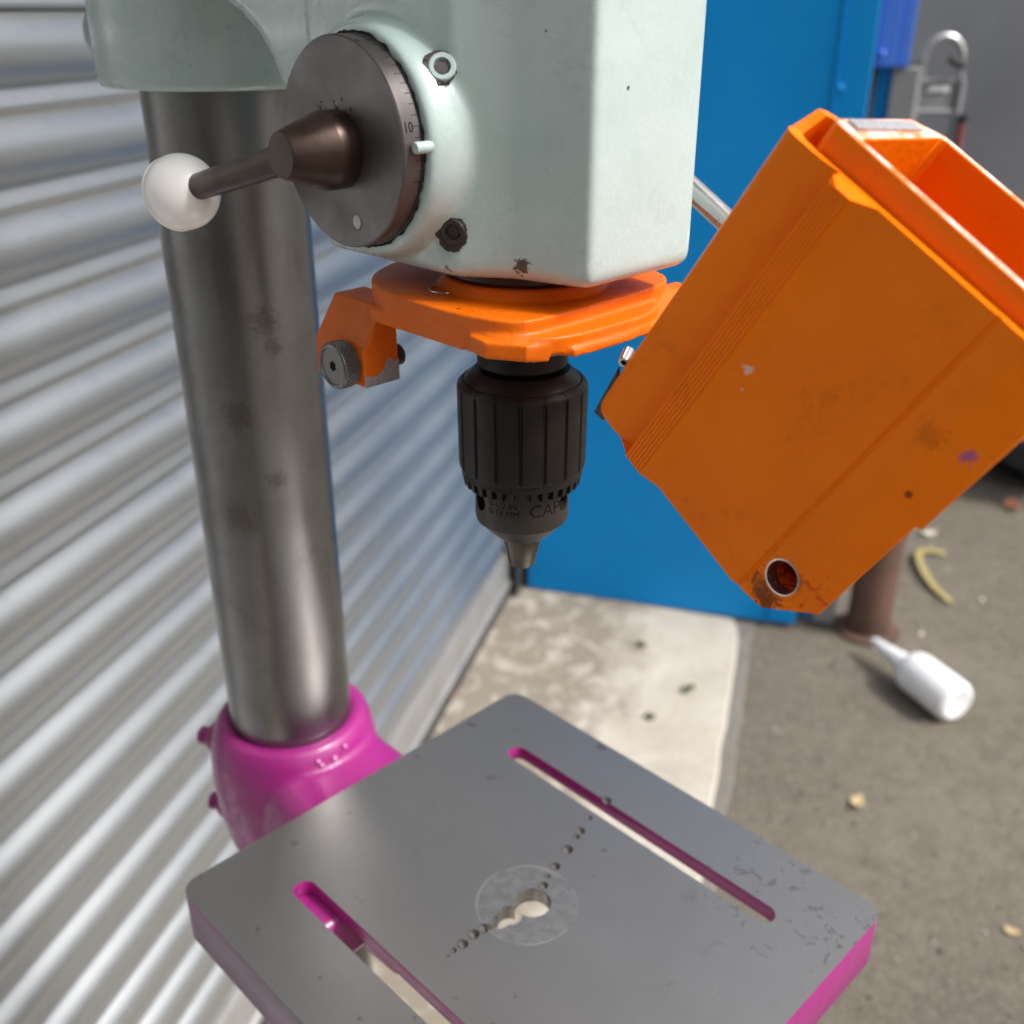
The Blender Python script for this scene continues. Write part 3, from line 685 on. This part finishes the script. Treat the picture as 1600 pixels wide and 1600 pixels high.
# quill collar under the head, circlip
bm = bmesh.new(); lathe(bm, [(.0295, -.070), (.0297, -.0860), (.0285, -.0872), (.020, -.0874), (.020, -.0925)], zax(0, SP_S), 64); obj('quill_collar', bm, M['black'], DR)
bm = bmesh.new(); tube_path(bm, [P(-.0115 + .0055 * math.cos(R(a)), .0295 + .0045 * math.sin(R(a)), -.0915 - .0002) for a in range(0, 200, 14)], .0003, 8); obj('spring_clip', bm, M['silver'], DR)

# guard clamp casting
CLM = M['orange_clamp']
top = [(.0405, -.012), (.0405, .0345), (.0355, .0415), (.0275, .0450), (.0115, .0475), (-.010, .0475), (-.026, .0455), (-.041, .0400), (-.052, .0300), (-.0605, .0150), (-.063, 0), (-.060, -.018), (-.050, -.034), (-.034, -.046), (-.015, -.052), (.008, -.0530), (.028, -.0500), (.0385, -.038)]
def rounder(pts, n=2):
    for _ in range(n): pts = [q for i in range(len(pts)) for q in ((pts[i][0] * .75 + pts[(i + 1) % len(pts)][0] * .25, pts[i][1] * .75 + pts[(i + 1) % len(pts)][1] * .25), (pts[i][0] * .25 + pts[(i + 1) % len(pts)][0] * .75, pts[i][1] * .25 + pts[(i + 1) % len(pts)][1] * .75))]
    return pts
bm = bmesh.new(); prism(bm, rounder(top), lambda a, b, h: P(a, b, h), -.0985, -.0918)
lathe(bm, [(.0325, -.0940), (.0315, -.0915), (.0300, -.0895), (.0292, -.0878), (.024, -.0876)], zax(0, SP_S), 72)
lower = [(.0485, -.024), (.0500, .004), (.0485, .0285), (.041, .038), (.0345, .0440), (.0268, .0462), (-.010, .0468), (-.026, .0450), (-.041, .0390), (-.052, .0290), (-.058, 0), (-.048, -.034), (-.015, -.050), (.02, -.048)]
prism(bm, rounder(lower), lambda a, b, h: P(a, b, h), -.1034, -.0970)
# ear at the near corner
ear = [(.0225, .0400), (.0215, .0478), (.0300, .0485), (.0420, .0405), (.0455, .0330), (.036, .030)]
prism(bm, ear, lambda a, b, h: P(a, b, h - .0012 * (a - .0225) / .02), -.1038, -.0978)
# front skirt rib
prism(bm, [(.0330, .0335), (.0500, .0255), (.0510, .004), (.0490, -.022), (.040, -.022), (.040, .02)], lambda a, b, h: P(a, b, h), -.1044, -.1015)
# lug at the far corner and arm to the block
prism(bm, [(.0290, -.096), (.0360, -.096), (.0485, -.1045), (.0485, -.109), (.0290, -.1095)], lambda a, b, h: P(a, h, b), -.056, -.0235)
prism(bm, [(-.0400, .026), (-.0400, .0360), (-.0352, .0360), (-.0340, .0462), (.018, .0466), (.018, .030), (-.034, .026)], lambda a, b, h: P(a, b, h), -.1046, -.0995)
clamp = obj('guard_clamp', bm, CLM, DR); vox(clamp, .00075, 3)
# clamp block with bevelled top
bm = bmesh.new(); prism(bm, [(.0330, -.1305), (.0495, -.1305), (.0495, -.1165), (.0388, -.1006), (.0240, -.1006), (.0240, -.1085), (.0330, -.1085)], lambda a, b, h: P(h, a, b), -.0665, -.0350)
blk = obj('clamp_block', bm, [CLM, M['bare']], clamp, bevel=.0009)
# bare metal where the paint has broken off the corner: a thin plate proud of the block
bm = bmesh.new(); jag = [(.0330, -.1303), (.0494, -.1303), (.0494, -.1255), (.0470, -.1262), (.0452, -.1268), (.0430, -.1262), (.0408, -.1250), (.0396, -.1228), (.0382, -.1205), (.0366, -.1213), (.0352, -.1226), (.0330, -.1220)]
prism(bm, jag, lambda a, b, h: P(h, a, b), -.0352, -.03485); obj('bare_corner', bm, M['bare'], clamp)
# knurled thumb screw
KF, KZ = -.0460, -.1225
bm = bmesh.new(); nK = 240; rows = 30; rings = []
for j in range(rows + 1):
    s = .0496 + .0066 * j / rows; ring = []
    for i in range(nK):
        t = 2 * math.pi * i / nK; u = math.pi * 5 * j / rows
        kn = abs(math.sin(t * 20 + u)) * abs(math.sin(t * 20 - u)) if 1 < j < rows - 1 else .2
        rr = .0085 + .0009 * kn; ring.append(bm.verts.new(P(KF + rr * math.cos(t), s, KZ + rr * math.sin(t))))
    rings.append(ring)
for rr, s in ((.0080, .0568), (.0073, .0568), (.0070, .0562), (.0030, .0562)):
    rings.append([bm.verts.new(P(KF + rr * math.cos(2 * math.pi * i / nK), s, KZ + rr * math.sin(2 * math.pi * i / nK))) for i in range(nK)])
for a, b in zip(rings, rings[1:]):
    for i in range(nK): bm.faces.new((a[i], a[(i + 1) % nK], b[(i + 1) % nK], b[i]))
bm.faces.new(rings[0]); bm.faces.new(rings[-1])
ts = obj('thumb_screw', bm, material('knurled_steel', (.17, .165, .16), .36, metal=.85, var=(.16, .15, .14), var_scale=150), clamp, ang=60)
bm = bmesh.new(); prism(bm, [(KF + .0022 * (1 if i % 2 else .72) * math.cos(R(30 * i)), KZ + .0022 * (1 if i % 2 else .72) * math.sin(R(30 * i))) for i in range(12)], lambda a, b, h: P(a, h, b), .0561, .05632); obj('star_socket', bm, M['engrave'], clamp)
bm = bmesh.new(); lathe(bm, [(.0042, .0335), (.0042, .0285), (.0030, .0275)], sax(-.0405, KZ), 28); obj('screw_end', bm, M['dark'], clamp)

# spindle nut and chuck
bm = bmesh.new(); lathe(bm, [(.026, -.1000), (.0285, -.1100), (.0280, -.1125), (.0200, -.1155), (.012, -.1160)], zax(0, SP_S), 72); obj('quill_flange', bm, material('dull_flange_steel', (.28, .275, .27), .4, metal=.75), DR)
bm = bmesh.new(); lathe(bm, [(.0172, -.116), (.0176, -.1170), (.0176, -.1225), (.0168, -.1235), (.0100, -.1240), (.0096, -.1300)], zax(0, SP_S), 64); obj('spindle_nut', bm, M['black_steel'], DR)
CH = zax(0, SP_S); TH0 = R(-90) - AZF
# ribbed sleeve
bm = bmesh.new(); prof_s = []
nR = 17; per = 15; rings = []
for (r, h, g) in ((.0120, -.1245, 0), (.0186, -.1247, 0), (.0226, -.1283, 0), (.0229, -.1291, 0), (.0237, -.1289, 0), (.0253, -.1305, 0), (.0256, -.1314, .1), (.0257, -.1322, 1), (.0257, -.1330, 1), (.0255, -.1630, 1), (.0253, -.1645, .8), (.0245, -.1655, 0), (.0243, -.1672, 0)):
    ring = []
    for k in range(nR):
        for q in range(per):
            fr = q / per
            t = TH0 + 2 * math.pi * (k + fr) / nR
            gro = 1 if (fr > .80) else 0
            if fr > .86 and fr < .87: gro = 1
            ring.append(bm.verts.new(CH((r - .0009 * g * gro) * math.cos(t), (r - .0009 * g * gro) * math.sin(t), h)))
    rings.append(ring)
nn_ = nR * per
for a, b in zip(rings, rings[1:]):
    for i in range(nn_): bm.faces.new((a[i], a[(i + 1) % nn_], b[(i + 1) % nn_], b[i]))
bm.faces.new(rings[0]); bm.faces.new(rings[-1])
sleeve = obj('chuck_sleeve', bm, M['black_steel'], DR, ang=28)
# gear teeth along the sleeve's lower edge
bm = bmesh.new(); nT = 33; lathe(bm, [(.0244, -.1665), (.0244, -.1684), (.0215, -.1702), (.020, -.1702)], CH, 66)
for k in range(nT):
    t = TH0 + 2 * math.pi * k / nT
    def tp(x, y, h): return CH(x * math.cos(t) - y * math.sin(t), x * math.sin(t) + y * math.cos(t), h)
    a = [bm.verts.new(tp(*p)) for p in ((.0196, -.0010, -.1680), (.0244, -.0013, -.1680), (.0244, .0013, -.1680), (.0196, .0010, -.1680))]
    b = [bm.verts.new(tp(*p)) for p in ((.0196, -.0006, -.1738), (.0235, -.0009, -.1724), (.0235, .0009, -.1724), (.0196, .0006, -.1738))]
    bm.faces.new(b[::-1])
    for i in range(4): bm.faces.new((a[i], a[(i + 1) % 4], b[(i + 1) % 4], b[i]))
gt = obj('gear_ring', bm, M['black_steel'], sleeve, smooth=False)
# lower body with key holes
bm = bmesh.new(); lathe(bm, [(.0150, -.1600), (.0190, -.1640), (.0192, -.1868), (.0189, -.1885), (.0163, -.1912), (.0108, -.1966), (.0100, -.1973), (.0060, -.1975)], CH, 96)
body = obj('chuck_body', bm, material('worn_black_steel', (.036, .031, .028), .42, metal=.4, var=(.055, .047, .041), var_scale=70), DR, ang=25)
cuts = []
for a in (-62, 62, 180):
    t = TH0 + R(a); d = Vector((math.cos(t), math.sin(t), 0)); c = bmesh.new(); rod(c, CH(0, 0, -.1785) + d * .011, CH(0, 0, -.1785) + d * .025, .0037, 28); cuts.append(c)
cut(body, cuts)
body.data.polygons.foreach_set('use_smooth', [True] * len(body.data.polygons)); body.data.set_sharp_from_angle(angle=R(25))
def cyl_text(bod, size, arc0, z0):
    Rr = .01905
    bm = text_bm(bod, size, lambda x, y, z: CH((Rr + .00007 + z) * math.cos(TH0 + (arc0 + x) / Rr), (Rr + .00007 + z) * math.sin(TH0 + (arc0 + x) / Rr), z0 + y))
    obj('stamped_lettering', bm, M['engrave'], body, smooth=False)
cyl_text('0-1/2 IN.', .0037, -.0145, -.1776)
cyl_text('0-13 MM.', .0037, -.0145, -.1809)
cyl_text('CAP.', .0076, .0027, -.1811)
# three jaws
for k in range(3):
    bm = bmesh.new(); t0 = TH0 + R(120 * k + 4); A0 = []; prof_j = [(.0084, -.1945), (.0083, -.1975), (.0057, -.2106), (.0052, -.2114)]
    rows = []
    for r, h in prof_j:
        ring = [bm.verts.new(CH(.0006 * math.cos(t0), .0006 * math.sin(t0), h))]
        for i in range(13):
            t = t0 + R(-57.5 + 115 * i / 12); ring.append(bm.verts.new(CH(r * math.cos(t), r * math.sin(t), h)))
        rows.append(ring)
    for a, b in zip(rows, rows[1:]):
        for i in range(14): bm.faces.new((a[i], a[(i + 1) % 14], b[(i + 1) % 14], b[i]))
    bm.faces.new(rows[0]); bm.faces.new(rows[-1]); obj('chuck_jaw', bm, M['jaw'], DR, ang=30, bevel=.0002)

# ------------------------------------------------------------------ guard
GU = empty('guard', (0, 0, 0)); GU.parent = DR
def amin(b):
    if b < -.0205: return -.0370 + .0065 - math.sqrt(max(0, .0065 ** 2 - (-.0205 - b) ** 2))
    if b < .046: return -.0370
    if b < .0588: return -.0370 + (b - .046) / .0128 * .0026
    return -.0344 + (b - .0588) / .0117 * .0101
outer = [(-.0120, -.0155), (-.0235, -.0155), (-.0262, -.0138), (-.0270, -.0110), (-.0270, -.0045), (-.0266, -.0025), (-.0254, -.0009), (-.0235, -.0001), (-.0215, 0), (-.0150, 0), (-.0120, -.0005), (-.0068, -.0017), (-.0062, -.0015), (-.0055, .0026)]
for i in range(6): b0 = -.0050 + .00122 * i; outer += [(b0, .0034), (b0 + .0008, .0034), (b0 + .00095, .0031), (b0 + .0011, .0031)]
outer += [(.0026, .0034), (.0086, .0002), (.0100, 0), (.0465, 0), (.0480, -.0002), (.0487, -.0009), (.0492, -.0009), (.0499, -.0002), (.0515, 0), (.0583, 0), (.0590, -.0003), (.0700, -.0062), (.0703, -.0068), (.0700, -.0085)]
inner = [(.0678, -.0085), (.0668, -.0078), (.0578, -.0032), (.0515, -.0032), (-.0205, -.0032), (-.0232, -.0048), (-.0238, -.0060), (-.0238, -.0108), (-.0225, -.0125), (-.0120, -.0125)]
sec = outer + inner
def atop(b, n):
    base = .0685 + (b + .025) * .045
    if n < -.009: base += .0055
    if .0045 > b > -.0055 and n > .0005: base -= .0016
    return base
bm = bmesh.new(); rows = []; steps = 5
for i in range(steps):
    rows.append([bm.verts.new(G(amin(b) + (atop(b, n) - amin(b)) * i / (steps - 1), b, n)) for b, n in sec])
for A, B in zip(rows, rows[1:]):
    for i in range(len(sec)): j = (i + 1) % len(sec); bm.faces.new((A[i], A[j], B[j], B[i]))
c1 = bm.faces.new(rows[0]); c2 = bm.faces.new(rows[-1][::-1]); bmesh.ops.triangulate(bm, faces=[c1, c2])
chan = obj('outer_channel', bm, M['orange'], GU, ang=24)
# lip along the lower edge beyond the step
bm = bmesh.new(); prism(bm, [(.0698, -.0062), (.0716, -.0075), (.0716, -.0092), (.0698, -.0092)], lambda b, n, a: G(a, b, n), .0165, .0705); obj('edge_lip', bm, M['orange'], GU, bevel=.0006)
HA, HB, HR = -.0217, .0567, .0053
c = bmesh.new(); rod(c, G(HA, HB, .004), G(HA, HB, -.0105), HR, 40); cut(chan, [c])
chan.data.polygons.foreach_set('use_smooth', [True] * len(chan.data.polygons)); chan.data.set_sharp_from_angle(angle=R(24))
bm = bmesh.new(); nn_ = 40; x_, y_, d_ = frame_from(nv)
r4 = [[bm.verts.new(G(HA, HB, h) + x_ * r * math.cos(2 * math.pi * i / nn_) + y_ * r * math.sin(2 * math.pi * i / nn_)) for i in range(nn_)] for r, h in ((HR + .0003, .0002), (HR - .0001, .0003), (HR - .0004, -.0045), (HR + .0002, -.0045))]
for A, B in zip(r4, r4[1:] + r4[:1]):
    for i in range(nn_): bm.faces.new((A[i], A[(i + 1) % nn_], B[(i + 1) % nn_], B[i]))
obj('bare_hole_edge', bm, M['silver'], GU)
bm = bmesh.new(); lathe(bm, [(HR + .0012, -.0070), (HR + .0012, -.0150), (HR, -.0150), (HR, -.0070)], lambda x, y, h: G(HA, HB, h) + x_ * x + y_ * y, 32, cap=False)
lathe(bm, [(HR + .0011, -.0150), (HR + .0011, -.0162)], lambda x, y, h: G(HA, HB, h) + x_ * x + y_ * y, 32); obj('hole_cup', bm, M['orange'], GU)
# inner sliding channel
sec2 = [(.0615, -.0040), (-.0165, -.0040), (-.0185, -.0060), (-.0185, -.0420), (-.0105, -.0510), (.0480, -.0510), (.0480, -.0485), (-.0085, -.0485), (-.0098, -.0472), (-.0098, -.0082), (-.0085, -.0068), (.0615, -.0068)]
bm = bmesh.new(); rows = []
for i in range(4):
    rows.append([bm.verts.new(G(-.030 + (.0775 + (.0016 if n < -.02 else 0) + b * .03 + .030) * i / 3, b, n)) for b, n in sec2])
for A, B in zip(rows, rows[1:]):
    for i in range(len(sec2)): j = (i + 1) % len(sec2); bm.faces.new((A[i], A[j], B[j], B[i]))
bm.faces.new(rows[0]); ct_ = bm.faces.new(rows[-1][::-1]); ct_.material_index = 1
ic = obj('sliding_channel', bm, [M['orange'], M['orange_rim']], GU, bevel=.0007, seg=2)
c = bmesh.new(); rod(c, G(HA, HB, .0), G(HA, HB, -.0105), HR, 40); cut(ic, [c])
# bare strip in the top of the thick wall
def at2(b, n): return .0775 + (.0016 if n < -.02 else 0) + b * .03
bm = bmesh.new(); prism(bm, [(-.0165, -.0080), (-.0125, -.0080), (-.0125, -.0400), (-.0165, -.0385)], lambda b, n, h: G(at2(b, -.03) + h - (0.0008 if n > -.02 else 0), b, n), -.002, .00035); obj('bare_strip', bm, M['bare'], GU)
bm = bmesh.new(); box(bm, lambda b, n, a: G(a + (n + .02) * .8, b, n), -.0099, -.0094, -.0245, -.0150, .0655, .0672); obj('wall_slit', bm, M['black'], GU)
# screw hole in the ribs and small pin with spring clip at the left edge
bm = bmesh.new(); x_, y_, d_ = frame_from(nv)
lathe(bm, [(.0013, .0006), (.0016, .0013), (.0010, .0014), (.0007, .0008)], lambda x, y, h: G(.0155, .0007, h) + x_ * x + y_ * y, 20); obj('small_rivet', bm, M['orange'], GU)
bm = bmesh.new(); lathe(bm, [(.0004, .0013), (.0008, .00135)], lambda x, y, h: G(.0155, .0007, h) + x_ * x + y_ * y, 12); obj('rivet_hole', bm, M['engrave'], GU)
pd = (RZ @ Vector((.35, .85, .35))).normalized(); pp = G(-.0195, -.0282, -.0030)
bm = bmesh.new(); x_, y_, d_ = frame_from(pd); lathe(bm, [(.0010, .004), (.0010, 0), (.0018, 0), (.0019, .0006), (.0019, .006), (.001, .006)], lambda x, y, h: pp + x_ * x + y_ * y + d_ * h, 24); obj('roll_pin', bm, M['silver'], GU)
bm = bmesh.new(); prism(bm, [(-.022, -.0290), (-.0415, -.0272), (-.0408, -.0225), (-.030, -.0235)], lambda a, b, h: G(a, b, h), -.0042, -.0030); obj('spring_plate', bm, M['black'], GU, bevel=.0004)
bm = bmesh.new(); prism(bm, [(-.0380, -.0200), (-.0405, -.0160), (-.0412, .048), (-.0350, .059), (-.031, .059), (-.031, -.020)], lambda a, b, h: G(a, b, h), -.0100, -.0072); obj('shaded_strip', bm, material('shaded_orange_brown', (.16, .035, .012), .5, var=(.09, .025, .012), var_scale=60), GU, bevel=.0008)  # dark brown colour stands in for the shaded inside of the guard
# hinge arm from the clamp lug to the guard
bm = bmesh.new(); rod(bm, P(.043, -.052, -.105), P(.100, -.045, -.105), .007, 24); obj('hinge_arm', bm, M['orange'], GU)

# ------------------------------------------------------------------ table and bracket
TZ = -.4073
bm = bmesh.new(); prism(bm, rounded_rect(-.1310, .1325, -.1262, .1182, .010, 8), lambda a, b, h: P(a, b, h), TZ - .030, TZ)
table = obj('table', bm, None, DR)
cuts = []
c = bmesh.new(); prism(c, rounded_rect(-.121, .1225, -.1162, .1082, .008, 4), lambda a, b, h: P(a, b, h), TZ - .06, TZ - .009); cuts.append(c)
for s in (-.0818, .0728):
    c = bmesh.new(); prism(c, slot_poly(-.0895, .0965, s - .0060, s + .0060), lambda a, b, h: P(a, b, h), TZ - .05, TZ + .01); cuts.append(c)
def hole(f, s, r, depth=.05, rt=None):
    c = bmesh.new(); lathe(c, [(rt if rt is not None else r, TZ - depth), (r, TZ + .004)], lambda x, y, h: P(f + x, s + y, h), 28); cuts.append(c)
hole(.0045, -.0045, .0094); hole(.0022, .0095, .0062); hole(.0016, .0160, .0044); hole(.0012, .0208, .0024)
for f, s, r in ((-.001, .0245, .0026), (-.0018, .0305, .0028), (-.0012, .0382, .0026), (-.0014, .0440, .0016), (-.0010, .0480, .0010),
                (.0005, -.0165, .0024), (-.0022, -.0225, .0016), (-.0045, -.0305, .0026), (-.0082, -.0440, .0030), (-.0112, -.0545, .0019), (-.0128, -.0595, .0026), (-.0160, -.0705, .0018), (-.0185, -.0880, .0030)):
    c = bmesh.new(); bmesh.ops.create_uvsphere(c, u_segments=18, v_segments=10, radius=r * 1.15, matrix=Matrix.Translation(P(f, s, TZ + r * .35))); cuts.append(c)
c = bmesh.new(); bmesh.ops.create_uvsphere(c, u_segments=14, v_segments=8, radius=.0022, matrix=Matrix.Translation(P(.025, .0825, TZ + .0004))); cuts.append(c)
cut(table, cuts)
bvm = table.modifiers.new('b', 'BEVEL'); bvm.width = .0009; bvm.segments = 2; bvm.limit_method = 'ANGLE'; bvm.angle_limit = R(50); bake(table)
me = table.data; me.materials.clear()
for m in (M['table'], M['pink'], M['pink_worn_reflect'], material('drill_mark_shade', (.045, .04, .037), .6, metal=.2, var=(.09, .08, .07), var_scale=300)): me.materials.append(m)  # last material paints the dimples' shaded interiors as very dark steel
zt = TZ + CAM_H
for p in me.polygons:
    c = p.center; f_, s_ = c.x, -c.y
    if abs(p.normal.z) < .985 and abs(f_) < .032 and -.0965 < s_ < .06 and c.z > zt - .0045 and math.hypot(f_ - .0035, s_) > .0105 and not (-.0885 < s_ < -.0750 and abs(p.normal.z) < .25): p.material_index = 3
    elif p.normal.z > .55 and c.z > zt - .004: p.material_index = 0
    elif abs(f_) < .03 and -.0965 < s_ < .06 and not (-.088 < s_ < -.0755 and abs(p.normal.z) < .2): p.material_index = 0 if c.z > zt - .0095 else 1
    elif s_ > .112: p.material_index = 2
    else: p.material_index = 1
me.set_sharp_from_angle(angle=R(30))
for p in me.polygons: p.use_smooth = p.normal.z < .99

bm = bmesh.new()
lathe(bm, [(.0376, -.505), (.044, -.500), (.0485, -.485), (.0520, -.462), (.0532, -.440), (.0520, -.420), (.0490, -.4070), (.0455, -.4005), (.0415, -.3985), (.0385, -.3990), (.0372, -.402)], zax(*COL), 96)
br0 = bmesh.new()
# the neck from collar to the table underside, and two pinch bosses
sect = []
for i in range(9):
    t = i / 8; f = -.185 + .145 * t; wv = .043 + .012 * t; top_z = -.4075 - .015 * min(1, t * 1.6); h = .085 - .045 * t
    ring = []
    for k in range(20):
        a = 2 * math.pi * k / 20; ca, sa = math.cos(a), math.sin(a)
        ring.append(bm.verts.new(P(f, COL[1] + wv * math.copysign(abs(ca) ** .6, ca), top_z - h / 2 + h / 2 * math.copysign(abs(sa) ** .6, sa))))
    sect.append(ring)
for A, B in zip(sect, sect[1:]):
    for k in range(20): bm.faces.new((A[k], A[(k + 1) % 20], B[(k + 1) % 20], B[k]))
bm.faces.new(sect[0]); bm.faces.new(sect[-1])
cb = Vector((-.80, .60)); cbt = Vector((.60, .80))
def lugb(a, b, h): q = cc + cb * a + cbt * b; return P(q.x, q.y, h)
for z in (-.427, -.482): lathe(bm, [(.0105, .030), (.0105, .0555), (.0085, .0580)], lambda x, y, h, z=z: lugb(h, x, z + y), 28)
bracket = obj('table_bracket', bm, M['pink'], DR)
m_ = bracket.modifiers.new('r', 'REMESH'); m_.mode = 'VOXEL'; m_.voxel_size = .0016; m2 = bracket.modifiers.new('s', 'SMOOTH'); m2.iterations = 22; m2.factor = .5; bake(bracket)
bracket.data.polygons.foreach_set('use_smooth', [True] * len(bracket.data.polygons))
bm = bmesh.new(); prism(bm, rounded_rect(-.118, -.062, -.055, .092, .01), lambda a, b, h: P(a, b, h), TZ - .040, TZ - .0092); obj('table_boss', bm, M['pink'], bracket, bevel=.004)
for z in (-.427, -.482):
    bm = bmesh.new(); lathe(bm, [(.0062, .0575), (.0062, .0640), (.005, .0650)], lambda x, y, h, z=z: lugb(h, x, z + y), 6); obj('pinch_bolt', bm, M['pink'], bracket, bevel=.0006)
# paint blisters on the collar, their bright highlights painted as pale pink
bm = bmesh.new(); rnd = random.Random(11)
for (af, z) in ((-9, -.4055), (-7, -.4085), (3, -.4075), (2, -.4115), (13, -.404)):
    t = TH0 + R(38 + af); r = .0492 + (-.405 - z) * .25
    c_ = P(COL[0], COL[1], z) + Vector((r * math.cos(t), r * math.sin(t), 0))
    bmesh.ops.create_icosphere(bm, subdivisions=2, radius=rnd.uniform(.0010, .0017), matrix=Matrix.Translation(c_))
nk = obj('paint_blisters', bm, material('blister_highlight_pink', (.72, .30, .55), .3), bracket); nk['kind'] = 'stuff'
